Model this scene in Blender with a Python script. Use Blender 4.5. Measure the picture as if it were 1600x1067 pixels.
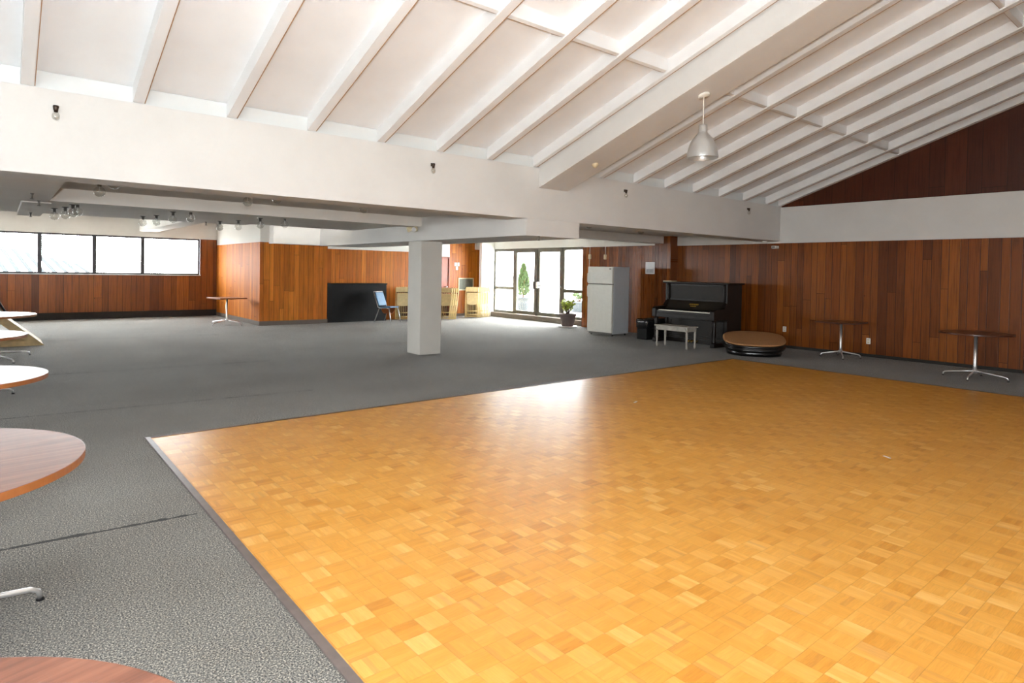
import bpy, bmesh, math, random
from mathutils import Vector, Matrix
random.seed(7)
C = bpy.context.scene.collection
scn = bpy.context.scene
for o in list(bpy.data.objects): bpy.data.objects.remove(o)
R = math.radians
PI = math.pi

# ------------------------------------------------------------------ camera, world, light, exposure
CX, CY, FPX = 800.0, 442.63, 975.18
def _rot():
    a, b, c = R(50.533), R(1.0543), R(1.0564)
    X = Vector((math.sin(a), 0, math.cos(a))); Y = Vector((-math.cos(a), 0, math.sin(a))); Z = Vector((0, -1, 0))
    P = Matrix(((1, 0, 0), (0, math.cos(b), -math.sin(b)), (0, math.sin(b), math.cos(b))))
    Q = Matrix(((math.cos(c), -math.sin(c), 0), (math.sin(c), math.cos(c), 0), (0, 0, 1)))
    M = Q @ P
    x, y, z = M @ X, M @ Y, M @ Z
    return Matrix(((x[0], y[0], z[0]), (x[1], y[1], z[1]), (x[2], y[2], z[2])))
MW = _rot()                       # world -> camera (x right, y down, z forward)
cam_d = bpy.data.cameras.new('camera'); cam = bpy.data.objects.new('camera', cam_d); C.objects.link(cam)
mt = MW.transposed()
rx, dn, fw = mt @ Vector((1, 0, 0)), mt @ Vector((0, 1, 0)), mt @ Vector((0, 0, 1))
m4 = Matrix.Identity(4)
for i in range(3):
    m4[i][0] = rx[i]; m4[i][1] = -dn[i]; m4[i][2] = -fw[i]
m4[0][3], m4[1][3], m4[2][3] = 0, 0, 1.6
cam.matrix_world = m4
cam_d.sensor_width = 36; cam_d.lens = FPX / 1600 * 36
cam_d.shift_x = 0; cam_d.shift_y = (CY - 533.5) / 1600
cam_d.clip_start = 0.05; cam_d.clip_end = 300
scn.camera = cam

SKY = 23.0
w = bpy.data.worlds.new('overcast_sky'); scn.world = w; w.use_nodes = True
bg = w.node_tree.nodes['Background']; bg.inputs[0].default_value = (0.965, 0.98, 1.0, 1); bg.inputs[1].default_value = SKY

def area(name, loc, direction, sx, sy, power=None, color=(1, 1, 1), portal=False, spread=None):
    l = bpy.data.lights.new(name, 'AREA'); l.shape = 'RECTANGLE'; l.size = sx; l.size_y = sy
    if power: l.energy = power
    l.color = color
    if spread: l.spread = spread
    o = bpy.data.objects.new(name, l); C.objects.link(o); o.location = loc
    o.rotation_euler = Vector(direction).to_track_quat('-Z', 'Y').to_euler()
    if portal: l.cycles.is_portal = True
    return o
area('daylight_portal_window', (0.0, 21.95, 1.9), (0, -1, 0), 10.0, 1.2, portal=True)
area('daylight_portal_doors', (13.85, 15.5, 1.25), (-1, 0, 0), 4.4, 2.2, portal=True)
area('daylight_portal_rear_glazing', (-2.7, -4.02, 1.85), (0, 1, 0), 3.6, 1.5, portal=True)
area('daylight_portal_side_glazing', (-6.02, -0.9, 1.95), (1, 0, 0), 3.2, 2.1, portal=True)
# the photographer's direct flash; the upward area light is added fill for the roof
fl = bpy.data.lights.new('camera_flash', 'POINT'); fl.energy = 210; fl.shadow_soft_size = 0.05; fl.color = (0.97, 0.98, 1.0)
flo = bpy.data.objects.new('camera_flash', fl); C.objects.link(flo); flo.location = (0.0, -0.02, 1.80)
area('roof_fill_light', (0.0, -0.05, 1.86), (0.10, 0.22, 0.95), 0.09, 0.06, 300, (0.96, 0.98, 1.0))

scn.cycles.denoising_prefilter = 'FAST'
vs = scn.view_settings
vs.view_transform = 'Standard'; vs.look = 'None'; vs.gamma = 1; vs.use_curve_mapping = False
vs.exposure = 0.62

# ------------------------------------------------------------------ materials
def srgb(r, g, b):
    f = lambda c: (c / 255 / 12.92) if c <= 10 else ((c / 255 + 0.055) / 1.055) ** 2.4
    return (f(r), f(g), f(b), 1)

class NT:
    def __init__(s, name):
        s.m = bpy.data.materials.new(name); s.m.use_nodes = True
        s.t = s.m.node_tree; s.b = s.t.nodes['Principled BSDF']; s.out = s.t.nodes['Material Output']
    def n(s, typ, **k):
        nd = s.t.nodes.new(typ)
        for a, v in k.items(): setattr(nd, a, v)
        return nd
    def l(s, a, b): s.t.links.new(a, b)
    def math(s, op, a, b=None, c=None):
        nd = s.n('ShaderNodeMath', operation=op)
        for i, v in enumerate((a, b, c)):
            if v is None: continue
            if isinstance(v, (int, float)): nd.inputs[i].default_value = v
            else: s.l(v, nd.inputs[i])
        return nd.outputs[0]
    def mix(s, fac, a, b, mode='MIX'):
        nd = s.n('ShaderNodeMix', data_type='RGBA', blend_type=mode)
        for i, v in ((0, fac), (6, a), (7, b)):
            if isinstance(v, (int, float)): nd.inputs[i].default_value = v
            elif isinstance(v, tuple): nd.inputs[i].default_value = v
            else: s.l(v, nd.inputs[i])
        return nd.outputs[2]
    def ramp(s, fac, stops):
        nd = s.n('ShaderNodeValToRGB'); s.l(fac, nd.inputs[0]); e = nd.color_ramp.elements
        while len(e) < len(stops): e.new(0.5)
        for k, (p, c) in enumerate(stops): e[k].position = p; e[k].color = c
        return nd.outputs[0]
    def pos(s, obj=False):
        if obj: o = s.n('ShaderNodeTexCoord').outputs['Object']
        else: o = s.n('ShaderNodeNewGeometry').outputs['Position']
        x = s.n('ShaderNodeSeparateXYZ'); s.l(o, x.inputs[0]); return o, x.outputs[0], x.outputs[1], x.outputs[2]
    def comb(s, x, y, z):
        nd = s.n('ShaderNodeCombineXYZ')
        for i, v in enumerate((x, y, z)):
            if isinstance(v, (int, float)): nd.inputs[i].default_value = v
            else: s.l(v, nd.inputs[i])
        return nd.outputs[0]
    def noise(s, vec, scale, detail=3, rough=0.5):
        nd = s.n('ShaderNodeTexNoise'); nd.inputs['Scale'].default_value = scale
        nd.inputs['Detail'].default_value = detail; nd.inputs['Roughness'].default_value = rough
        if vec is not None: s.l(vec, nd.inputs['Vector'])
        return nd.outputs['Fac']
    def white(s, vec):
        nd = s.n('ShaderNodeTexWhiteNoise', noise_dimensions='3D'); s.l(vec, nd.inputs['Vector']); return nd.outputs['Value']
    def bump(s, h, strength, dist):
        nd = s.n('ShaderNodeBump'); nd.inputs['Strength'].default_value = strength; nd.inputs['Distance'].default_value = dist
        s.l(h, nd.inputs['Height']); s.l(nd.outputs[0], s.b.inputs['Normal'])
    def set(s, color=None, rough=None, metal=None, spec=None):
        for k, v in (('Base Color', color), ('Roughness', rough), ('Metallic', metal), ('Specular IOR Level', spec)):
            if v is None: continue
            if isinstance(v, (int, float, tuple)): s.b.inputs[k].default_value = v
            else: s.l(v, s.b.inputs[k])
        return s

def plain(name, col, rough=0.5, metal=0, var=0.06, scale=14, bump=0.0, spec=0.5):
    t = NT(name); o, x, y, z = t.pos(True)
    n = t.noise(o, scale, 4)
    dark = tuple(c * (1 - var * 2) for c in col[:3]) + (1,); light = tuple(min(1, c * (1 + var)) for c in col[:3]) + (1,)
    t.set(t.ramp(n, [(0.3, dark), (0.7, light)]), rough, metal, spec)
    if bump: t.bump(t.noise(o, scale * 6, 3), bump, 0.002)
    return t.m

def mat_plaster(name, col, strength=0.5):
    t = NT(name); o, x, y, z = t.pos()
    n1 = t.noise(o, 55, 5, 0.65); n2 = t.noise(o, 1.3, 3)
    c2 = tuple(c * 0.95 for c in col[:3]) + (1,)
    t.set(t.ramp(n2, [(0.35, c2), (0.65, col)]), 0.75, 0, 0.25)
    t.bump(n1, strength, 0.006); return t.m

def mat_paint(name, col, rough=0.5):
    t = NT(name); o, x, y, z = t.pos()
    n2 = t.noise(o, 2.0, 4); c2 = tuple(c * 0.96 for c in col[:3]) + (1,)
    t.set(t.ramp(n2, [(0.35, c2), (0.65, col)]), rough, 0, 0.35)
    t.bump(t.noise(o, 9, 3), 0.12, 0.01); return t.m

def mat_panel(name, axis, width, cols, rough=0.3, off=0.0, spec=0.36):
    """vertical tongue-and-groove boards; axis = world axis along the wall"""
    t = NT(name); o, x, y, z = t.pos(); s = {'x': x, 'y': y}[axis]
    wob = 0.0
    u = t.math('DIVIDE', t.math('ADD', s, off), width)
    # alternate board widths
    cell2 = t.math('FLOOR', t.math('DIVIDE', u, 2.0)); fr2 = t.math('FRACT', t.math('DIVIDE', u, 2.0))
    th = t.math('ADD', 0.42, t.math('MULTIPLY', t.white(t.comb(cell2, 3.3, 0)), 0.2))
    sec = t.math('GREATER_THAN', fr2, th)
    idx = t.math('ADD', t.math('MULTIPLY', cell2, 2.0), sec)
    d0 = t.math('MINIMUM', fr2, t.math('SUBTRACT', 1.0, fr2)); d1 = t.math('ABSOLUTE', t.math('SUBTRACT', fr2, th))
    d = t.math('MULTIPLY', t.math('MINIMUM', d0, d1), width * 2)          # metres from the joint
    r0 = t.white(t.comb(idx, 7.7, 0))
    zb = t.math('MULTIPLY', t.white(t.comb(idx, 1.1, 5.0)), 5.0)           # butt joint height, on some boards
    above = t.math('GREATER_THAN', z, zb)
    r = t.white(t.comb(idx, above, 2.0))
    jz = t.math('ABSOLUTE', t.math('SUBTRACT', z, zb))
    gro = t.math('LESS_THAN', d, 0.0048); gz = t.math('LESS_THAN', jz, 0.004); g = t.math('MAXIMUM', gro, gz)
    col = t.ramp(r, [(k / (len(cols) - 1), c) for k, c in enumerate(cols)])
    gv = t.comb(t.math('ADD', t.math('MULTIPLY', s, 42.0), t.math('MULTIPLY', r, 50.0)), t.math('MULTIPLY', r, 31.0), t.math('MULTIPLY', z, 1.6))
    gn = t.noise(gv, 1.0, 4, 0.6)
    gcol = t.ramp(gn, [(0.28, (0.55, 0.5, 0.46, 1)), (0.5, (0.95, 0.95, 0.95, 1)), (0.78, (1.18, 1.15, 1.1, 1))])
    col = t.mix(1.0, col, gcol, 'MULTIPLY')
    kn = t.n('ShaderNodeTexVoronoi'); kn.inputs['Scale'].default_value = 1.0
    t.l(t.comb(t.math('MULTIPLY', s, 4.0), t.math('MULTIPLY', r, 9.0), t.math('MULTIPLY', z, 1.9)), kn.inputs['Vector'])
    knot = t.math('LESS_THAN', kn.outputs['Distance'], 0.045)
    col = t.mix(t.math('MULTIPLY', knot, 0.6), col, srgb(50, 18, 6))
    col = t.mix(t.math('MULTIPLY', g, 0.85), col, srgb(30, 10, 3))
    t.set(col, t.math('ADD', rough, t.math('MULTIPLY', gn, 0.12)), 0, spec)
    h = t.math('SUBTRACT', t.math('MINIMUM', t.math('DIVIDE', d, 0.012), 1.0), t.math('MULTIPLY', gz, 0.8))
    h = t.math('ADD', h, t.math('MULTIPLY', gn, 0.06))
    t.bump(h, 0.3, 0.003)
    return t.m

WC = [srgb(94, 45, 10), srgb(120, 61, 13), srgb(137, 73, 17), srgb(106, 51, 11), srgb(150, 83, 23), srgb(126, 63, 14)]
WB = [srgb(166, 88, 20), srgb(186, 106, 28), srgb(174, 94, 22), srgb(198, 120, 38), srgb(158, 80, 18)]
M = {}
M['wood_y'] = mat_panel('varnished_cedar_boards_right', 'y', 0.152, WC)
M['wood_y2'] = mat_panel('varnished_cedar_boards_narrow', 'y', 0.115, WC, 0.22)
M['wood_x'] = mat_panel('varnished_cedar_boards_window_wall', 'x', 0.18, WC)
M['wood_bar'] = mat_panel('honey_cedar_boards', 'x', 0.14, WB, 0.36)
M['wood_bary'] = mat_panel('honey_cedar_boards_side', 'y', 0.14, WB, 0.6, 0.0, 0.2)
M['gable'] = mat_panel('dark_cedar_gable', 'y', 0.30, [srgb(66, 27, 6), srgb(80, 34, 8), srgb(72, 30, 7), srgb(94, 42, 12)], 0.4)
M['plaster'] = mat_plaster('textured_cream_plaster', (0.70, 0.685, 0.66, 1), 0.55)
M['ceil'] = mat_paint('white_ceiling_panel', (0.88, 0.895, 0.905, 1), 0.6)
M['joist'] = mat_paint('white_painted_joist', (0.83, 0.835, 0.835, 1), 0.5)
M['sill'] = mat_paint('grey_white_sill_board', (0.70, 0.73, 0.73, 1), 0.5)
M['seamline'] = plain('tan_gap_strip', srgb(176, 140, 112), 0.8)
M['lowceil'] = mat_plaster('low_ceiling_plaster', (0.72, 0.69, 0.64, 1), 0.25)
M['bright'] = mat_paint('white_wall_paint', (0.85, 0.84, 0.80, 1), 0.6)
M['column'] = mat_plaster('column_plaster', (0.66, 0.63, 0.58, 1), 0.7)
M['chrome'] = plain('polished_chrome', (0.85, 0.85, 0.85, 1), 0.28, 0.85, 0.03)
M['alu'] = plain('brushed_aluminium', (0.62, 0.63, 0.64, 1), 0.34, 0.9, 0.03)
M['frame'] = plain('bronze_aluminium_frame', srgb(104, 101, 90), 0.4, 0.4)
M['framedark'] = plain('dark_window_frame', srgb(46, 44, 46), 0.45, 0.2)
M['black'] = plain('matt_black_paint', srgb(15, 15, 16), 0.6, spec=0.25)
M['basedark'] = plain('charcoal_carpet_base', srgb(44, 42, 40), 0.9, bump=0.3)
M['basegrey'] = plain('grey_base', srgb(98, 88, 80), 0.8)
M['step'] = plain('grey_brown_step', srgb(120, 108, 96), 0.8)
M['fridge'] = plain('white_enamel', srgb(222, 220, 210), 0.35, 0, 0.02)
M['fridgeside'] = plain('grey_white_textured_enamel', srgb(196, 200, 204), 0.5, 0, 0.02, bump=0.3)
M['gasket'] = plain('grey_gasket', srgb(120, 118, 112), 0.7)
M['piano'] = plain('ebonised_wood', srgb(24, 17, 13), 0.36, 0, 0.2, 6, spec=0.35)
M['pianopanel'] = plain('worn_dark_walnut', srgb(34, 27, 20), 0.45, 0, 0.25, 5, spec=0.35)
M['ivory'] = plain('ivory_keys', srgb(235, 230, 214), 0.3)
M['gold'] = plain('gilt_lettering', srgb(190, 150, 60), 0.4, 0.6)
M['benchp'] = plain('grey_painted_wood', srgb(176, 170, 160), 0.5, 0, 0.1, 10)
M['cream'] = plain('cream_painted_wood', srgb(206, 180, 122), 0.55, 0, 0.08)
M['creamseat'] = plain('cream_plywood', srgb(216, 192, 140), 0.5, 0, 0.06)
M['blue'] = plain('pale_blue_vinyl', srgb(72, 116, 152), 0.45, 0, 0.06)
M['tan'] = plain('brown_plywood', srgb(170, 96, 48), 0.5)
M['whitep'] = plain('white_plastic', srgb(236, 234, 226), 0.4, 0, 0.02)
M['beige'] = plain('beige_plastic', srgb(214, 200, 166), 0.4, 0, 0.02)
M['brass'] = plain('dark_bronze_socket', srgb(60, 48, 38), 0.4, 0.6)
M['steel'] = plain('grey_steel_socket', srgb(110, 108, 104), 0.35, 0.7)
M['pot'] = plain('mauve_grey_clay', srgb(112, 96, 92), 0.8)
M['potg'] = plain('grey_glazed_planter', srgb(32, 37, 40), 0.5)
M['soil'] = plain('dark_soil', srgb(50, 36, 26), 0.95)
M['leaf'] = plain('bright_green_leaf', srgb(130, 165, 60), 0.5, 0, 0.25, 9)
M['leafy'] = plain('yellow_green_leaf', srgb(178, 190, 84), 0.5, 0, 0.2, 9)
M['cypress'] = plain('cypress_foliage', srgb(44, 66, 20), 0.7, 0, 0.3, 12)
M['bark'] = plain('brown_bark', srgb(92, 66, 44), 0.9)
M['ply'] = plain('pale_plywood', srgb(196, 170, 124), 0.6, 0, 0.1, 8)
M['particle'] = plain('speckled_particle_board', srgb(176, 128, 84), 0.75, 0, 0.12, 60)
M['tyre'] = plain('glossy_black_vinyl', srgb(16, 15, 15), 0.22)
M['bag'] = plain('black_plastic_bag', srgb(24, 24, 26), 0.18, bump=1.0, scale=5)
M['paper'] = plain('white_paper', srgb(236, 236, 238), 0.35, 0, 0.02)
M['vent'] = plain('grey_green_grille', srgb(108, 112, 100), 0.5, 0.3)
M['shade'] = plain('spun_aluminium', srgb(196, 197, 196), 0.32, 0.55, 0.02)
M['shadein'] = plain('white_reflector', srgb(230, 230, 230), 0.4)
M['concrete'] = plain('pale_concrete', srgb(200, 200, 196), 0.85, 0, 0.05, 2)
M['facade'] = plain('pale_stucco', srgb(216, 218, 220), 0.85, 0, 0.03, 3)
M['facadewin'] = plain('blue_grey_window', srgb(40, 48, 52), 0.5)
M['door'] = plain('red_brown_veneer', srgb(140, 62, 24), 0.35, 0, 0.12, 4)
M['metaledge'] = plain('grey_aluminium_edging', srgb(128, 116, 112), 0.4, 0.5)
M['woodedge'] = plain('dark_wood_edging', srgb(96, 66, 46), 0.5)

def mat_glass(name, tint=(1, 1, 1, 1), ior=1.45):
    t = NT(name); t.t.nodes.remove(t.b)
    tr = t.n('ShaderNodeBsdfTransparent'); tr.inputs[0].default_value = tint
    gl = t.n('ShaderNodeBsdfGlossy'); gl.inputs['Roughness'].default_value = 0.02
    lw = t.n('ShaderNodeLayerWeight'); lw.inputs[0].default_value = 0.5
    fac = t.math('ADD', 0.04 if ior < 1.6 else 0.16, t.math('MULTIPLY', t.math('POWER', lw.outputs['Facing'], 4.0), 0.55))
    mx = t.n('ShaderNodeMixShader'); t.l(fac, mx.inputs[0]); t.l(tr.outputs[0], mx.inputs[1]); t.l(gl.outputs[0], mx.inputs[2])
    t.l(mx.outputs[0], t.out.inputs[0]); return t.m
M['glass'] = mat_glass('clear_pane_glass', (0.96, 0.98, 0.98, 1))
M['bulb'] = mat_glass('clear_bulb_glass', (0.93, 0.93, 0.91, 1), 1.7)

def mat_laminate():
    t = NT('walnut_laminate'); o, x, y, z = t.pos(True)
    v = t.comb(t.math('MULTIPLY', x, 2.2), t.math('MULTIPLY', y, 34.0), z)
    n = t.noise(v, 1.0, 5, 0.6)
    c = t.ramp(n, [(0.3, srgb(78, 44, 30)), (0.5, srgb(110, 66, 48)), (0.7, srgb(132, 86, 65))])
    t.set(c, 0.3, 0, 0.5); return t.m
M['laminate'] = mat_laminate()
M['lamedge'] = plain('tan_edge_band', srgb(150, 92, 52), 0.4)

def mat_dark_lam():
    t = NT('dark_walnut_laminate'); o, x, y, z = t.pos(True)
    v = t.comb(t.math('MULTIPLY', x, 30.0), t.math('MULTIPLY', y, 2.2), z)
    n = t.noise(v, 1.0, 5, 0.6)
    t.set(t.ramp(n, [(0.3, srgb(60, 32, 20)), (0.7, srgb(96, 54, 34))]), 0.28, 0, 0.5); return t.m
M['darklam'] = mat_dark_lam()

def mat_carpet():
    t = NT('grey_flecked_carpet'); o, x, y, z = t.pos()
    n1 = t.noise(o, 130, 2, 0.7); n2 = t.noise(o, 60, 3, 0.7); big = t.noise(o, 0.55, 4, 0.55)
    c = t.ramp(n1, [(0.36, srgb(40, 41, 43)), (0.46, srgb(94, 94, 92)), (0.54, srgb(124, 121, 116)), (0.66, srgb(200, 193, 180))])
    c = t.mix(t.math('MULTIPLY', t.math('GREATER_THAN', n2, 0.6), 0.45), c, srgb(92, 78, 66))
    wear = t.ramp(big, [(0.32, (0.80, 0.78, 0.75, 1)), (0.6, (1.04, 1.05, 1.05, 1))])
    c = t.mix(1.0, c, wear, 'MULTIPLY')
    # open seams between carpet widths, running across the room
    def seam(y0, xa, xb, wdt):
        k = t.noise(t.comb(t.math('MULTIPLY', x, 9.0), y0, 0), 1.0, 3)
        dd = t.math('ABSOLUTE', t.math('SUBTRACT', t.math('ADD', y, t.math('MULTIPLY', x, 0.075)), t.math('ADD', y0, t.math('MULTIPLY', t.math('SUBTRACT', k, 0.5), 0.03))))
        on = t.math('LESS_THAN', dd, t.math('MULTIPLY', t.math('SUBTRACT', k, 0.30), wdt * 1.4))
        return t.math('MULTIPLY', on, t.math('MULTIPLY', t.math('GREATER_THAN', x, xa), t.math('LESS_THAN', x, xb)))
    s1 = seam(4.45, -4, 1.0, 0.05); s2 = seam(8.2, -1.0, 3.2, 0.04); s3 = seam(11.15, 0.5, 3.6, 0.05); s4 = seam(16.0, 0.5, 4.0, 0.06)
    sm = t.math('MAXIMUM', t.math('MAXIMUM', s1, s2), t.math('MAXIMUM', s3, s4))
    c = t.mix(t.math('MULTIPLY', sm, 0.9), c, srgb(12, 12, 13))
    t.set(c, 0.95, 0, 0.15)
    t.b.inputs['Sheen Weight'].default_value = 0.14; t.b.inputs['Sheen Roughness'].default_value = 0.4
    t.bump(n1, 0.45, 0.008); return t.m
M['carpet'] = mat_carpet()

def mat_parquet():
    t = NT('mosaic_parquet'); o, x, y, z = t.pos(); S = 0.122
    u = t.math('DIVIDE', x, S); v = t.math('DIVIDE', y, S)
    cx, cy = t.math('FLOOR', u), t.math('FLOOR', v); fu, fv = t.math('FRACT', u), t.math('FRACT', v)
    par = t.math('MODULO', t.math('ADD', t.math('ADD', cx, cy), 1000.0), 2.0)
    along = t.math('ADD', t.math('MULTIPLY', fu, par), t.math('MULTIPLY', fv, t.math('SUBTRACT', 1.0, par)))
    along_l = t.math('ADD', t.math('MULTIPLY', y, par), t.math('MULTIPLY', x, t.math('SUBTRACT', 1.0, par)))
    sl = t.math('MULTIPLY', along, 5.0); si = t.math('FLOOR', sl); sf = t.math('FRACT', sl)
    rc = t.white(t.comb(cx, cy, 0.5)); rs = t.white(t.comb(cx, cy, t.math('ADD', si, 3.0)))
    val = t.math('ADD', t.math('ADD', t.math('MULTIPLY', rc, 0.42), t.math('MULTIPLY', rs, 0.33)), t.math('MULTIPLY', par, 0.25))  # one grain direction painted lighter, standing in for its view-dependent sheen
    col = t.ramp(val, [(0.0, srgb(200, 132, 46)), (0.2, srgb(214, 149, 59)), (0.5, srgb(221, 158, 68)), (0.8, srgb(229, 170, 84)), (1.0, srgb(239, 188, 108))])
    rare = t.math('GREATER_THAN', rs, 0.965); col = t.mix(t.math('MULTIPLY', rare, 0.4), col, srgb(182, 116, 50))
    gv = t.comb(t.math('MULTIPLY', sl, 7.0), t.math('ADD', t.math('MULTIPLY', along_l, 14.0), t.math('MULTIPLY', rs, 60.0)), rc)
    gr = t.noise(gv, 1.0, 3, 0.6)
    col = t.mix(1.0, col, t.ramp(gr, [(0.3, (0.86, 0.83, 0.78, 1)), (0.65, (1.04, 1.03, 1.02, 1))]), 'MULTIPLY')
    eu = t.math('MINIMUM', t.math('MINIMUM', fu, t.math('SUBTRACT', 1.0, fu)), t.math('MINIMUM', fv, t.math('SUBTRACT', 1.0, fv)))
    gap = t.math('LESS_THAN', eu, 0.008); gap2 = t.math('LESS_THAN', t.math('MINIMUM', sf, t.math('SUBTRACT', 1.0, sf)), 0.03)
    col = t.mix(t.math('MULTIPLY', gap, 0.4), col, srgb(132, 84, 36)); col = t.mix(t.math('MULTIPLY', gap2, 0.13), col, srgb(130, 84, 40))
    # worn scuffs
    wn = t.noise(o, 0.7, 3, 0.5)
    col = t.mix(1.0, col, t.ramp(wn, [(0.35, (0.94, 0.92, 0.90, 1)), (0.6, (1.0, 1.0, 1.0, 1))]), 'MULTIPLY')
    t.set(col, t.math('ADD', 0.285, t.math('MULTIPLY', t.noise(o, 3.0, 4), 0.07)), 0, 0.5)
    tilt = t.math('MULTIPLY', rc, 0.5)
    h = t.math('ADD', t.math('ADD', t.math('MULTIPLY', t.math('MINIMUM', t.math('DIVIDE', eu, 0.03), 1.0), 0.5), t.math('MULTIPLY', t.noise(o, 7.0, 2), 1.1)), t.math('MULTIPLY', gr, 0.12))
    t.bump(h, 0.3, 0.003); return t.m
M['parquet'] = mat_parquet()

# ------------------------------------------------------------------ mesh helpers
def obj(name, bm, mat, parent=None, smooth=False, loc=None, bevel=0):
    me = bpy.data.meshes.new(name); bmesh.ops.recalc_face_normals(bm, faces=bm.faces); bm.to_mesh(me); bm.free()
    o = bpy.data.objects.new(name, me); C.objects.link(o)
    for m_ in (mat if isinstance(mat, (list, tuple)) else [mat]): me.materials.append(m_)
    if smooth:
        for p in me.polygons: p.use_smooth = True
    if parent: o.parent = parent
    if loc: o.location = loc
    if bevel:
        b = o.modifiers.new('bevel', 'BEVEL'); b.width = bevel; b.segments = 2; b.limit_method = 'ANGLE'
    return o
def box(bm, x0, x1, y0, y1, z0, z1, rot=None, mi=0):
    vs_ = [bm.verts.new(p) for p in ((x0, y0, z0), (x1, y0, z0), (x1, y1, z0), (x0, y1, z0), (x0, y0, z1), (x1, y0, z1), (x1, y1, z1), (x0, y1, z1))]
    if rot is not None:
        for v in vs_: v.co = rot @ v.co
    for f in ((0, 3, 2, 1), (4, 5, 6, 7), (0, 1, 5, 4), (1, 2, 6, 5), (2, 3, 7, 6), (3, 0, 4, 7)):
        fc = bm.faces.new([vs_[i] for i in f]); fc.material_index = mi
    return vs_
def bx(*a, **k):
    bm = bmesh.new(); box(bm, *a, **k); return bm
def prism(bm, pts, vec, mi=0):
    a = [bm.verts.new(p) for p in pts]; b = [bm.verts.new(Vector(p) + Vector(vec)) for p in pts]; n = len(pts)
    bm.faces.new(a[::-1]).material_index = mi; bm.faces.new(b).material_index = mi
    for i in range(n): bm.faces.new((a[i], a[(i + 1) % n], b[(i + 1) % n], b[i])).material_index = mi
def tube(bm, pts, r, seg=8, caps=True):
    pts = [Vector(p) for p in pts]; rs = r if isinstance(r, (list, tuple)) else [r] * len(pts); rings = []
    up = None
    for i, p in enumerate(pts):
        d = (pts[min(i + 1, len(pts) - 1)] - pts[max(i - 1, 0)]).normalized()
        if up is None: up = Vector((0, 0, 1)) if abs(d.z) < 0.9 else Vector((1, 0, 0))
        s = d.cross(up).normalized(); up2 = s.cross(d).normalized(); up = up2
        rings.append([bm.verts.new(p + (s * math.cos(2 * PI * k / seg) + up2 * math.sin(2 * PI * k / seg)) * rs[i]) for k in range(seg)])
    for a, b in zip(rings, rings[1:]):
        for k in range(seg): bm.faces.new((a[k], a[(k + 1) % seg], b[(k + 1) % seg], b[k]))
    if caps: bm.faces.new(rings[0][::-1]); bm.faces.new(rings[-1])
def lathe(bm, prof, seg=32, cx=0, cy=0, sx=1, sy=1, n=2.0, cap=True):
    """prof: list of (radius, z); n = superellipse exponent"""
    rings = []
    for r, z in prof:
        ring = []
        for k in range(seg):
            a = 2 * PI * k / seg; c, s = math.cos(a), math.sin(a)
            px = math.copysign(abs(c) ** (2 / n), c) * r * sx; py = math.copysign(abs(s) ** (2 / n), s) * r * sy
            ring.append(bm.verts.new((cx + px, cy + py, z)))
        rings.append(ring)
    for a, b in zip(rings, rings[1:]):
        for k in range(seg): bm.faces.new((a[k], a[(k + 1) % seg], b[(k + 1) % seg], b[k]))
    if cap:
        bm.faces.new(rings[0][::-1]); bm.faces.new(rings[-1])
def sphere(bm, c, r, seg=16, rings=10, sz=1.0):
    m_ = Matrix.Translation(c) @ Matrix.Diagonal((r, r, r * sz, 1))
    bmesh.ops.create_uvsphere(bm, u_segments=seg, v_segments=rings, radius=1, matrix=m_)
def struct(name, bm, mat, parent=None, **k):
    o = obj(name, bm, mat, parent, **k)
    if not parent: o['kind'] = 'structure'
    return o
def thing(name, label, cat, loc=(0, 0, 0), rotz=0, group=None):
    o = bpy.data.objects.new(name, None); C.objects.link(o); o.location = loc; o.rotation_euler = (0, 0, rotz); o.empty_display_size = 0.1
    o['label'] = label; o['category'] = cat
    if group: o['group'] = group
    return o
def tag(o, label, cat, group=None):
    o['label'] = label; o['category'] = cat
    if group: o['group'] = group
    return o
def dup(root, loc, rotz, label, group=None):
    r = root.copy(); C.objects.link(r); r.location = loc; r.rotation_euler = (0, 0, rotz); r['label'] = label
    if group: r['group'] = group
    for ch in list(root.children):
        c = ch.copy(); C.objects.link(c); c.parent = r
        for g in ch.children:
            d = g.copy(); C.objects.link(d); d.parent = c
    return r

# ------------------------------------------------------------------ shell
YB = 7.1                         # face of the main beam
SL = 0.347                       # roof slope
def rz(y, z0=3.19): return z0 + SL * (YB - y)
XW = 13.73
YE = -4.0
# carpet slab; the parquet dance floor lies on it, 10 mm proud
bm = bmesh.new(); box(bm, -6.2, 13.9, -4.2, 22.1, -0.25, 0.0)
struct('floor', bm, M['carpet'])
fl2 = bmesh.new(); box(fl2, 1.09, 10.86, -3.6, 6.50, 0.0005, 0.010)
struct('floor', fl2, M['parquet'])
# edging strips
bm = bmesh.new()
box(bm, 1.045, 1.09, -3.6, 6.55, 0.0005, 0.014)
struct('trim_1', bm, M['metaledge'], bevel=0.004)
struct('trim_2', bx(1.09, 10.86, 6.50, 6.545, 0.0005, 0.013), M['woodedge'], bevel=0.003)
struct('trim_3', bx(10.86, 10.90, -3.6, 6.545, 0.0005, 0.013), M['woodedge'], bevel=0.003)

# right wall: boards, step at Y 2.68, white upper band, thicker section beside the fridge
struct('wall_right', bx(XW, XW + 0.25, 2.69, 9.87, 0, 2.375), M['wood_y'])
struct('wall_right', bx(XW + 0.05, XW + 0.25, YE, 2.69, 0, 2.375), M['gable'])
struct('wall_right', bx(XW - 0.03, XW + 0.25, YE, 7.1, 2.362, 3.17), M['plaster'])
struct('wall_right', bx(XW - 0.03, XW + 0.25, 7.1, 9.87, 2.36, 3.2), M['lowceil'])
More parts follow.
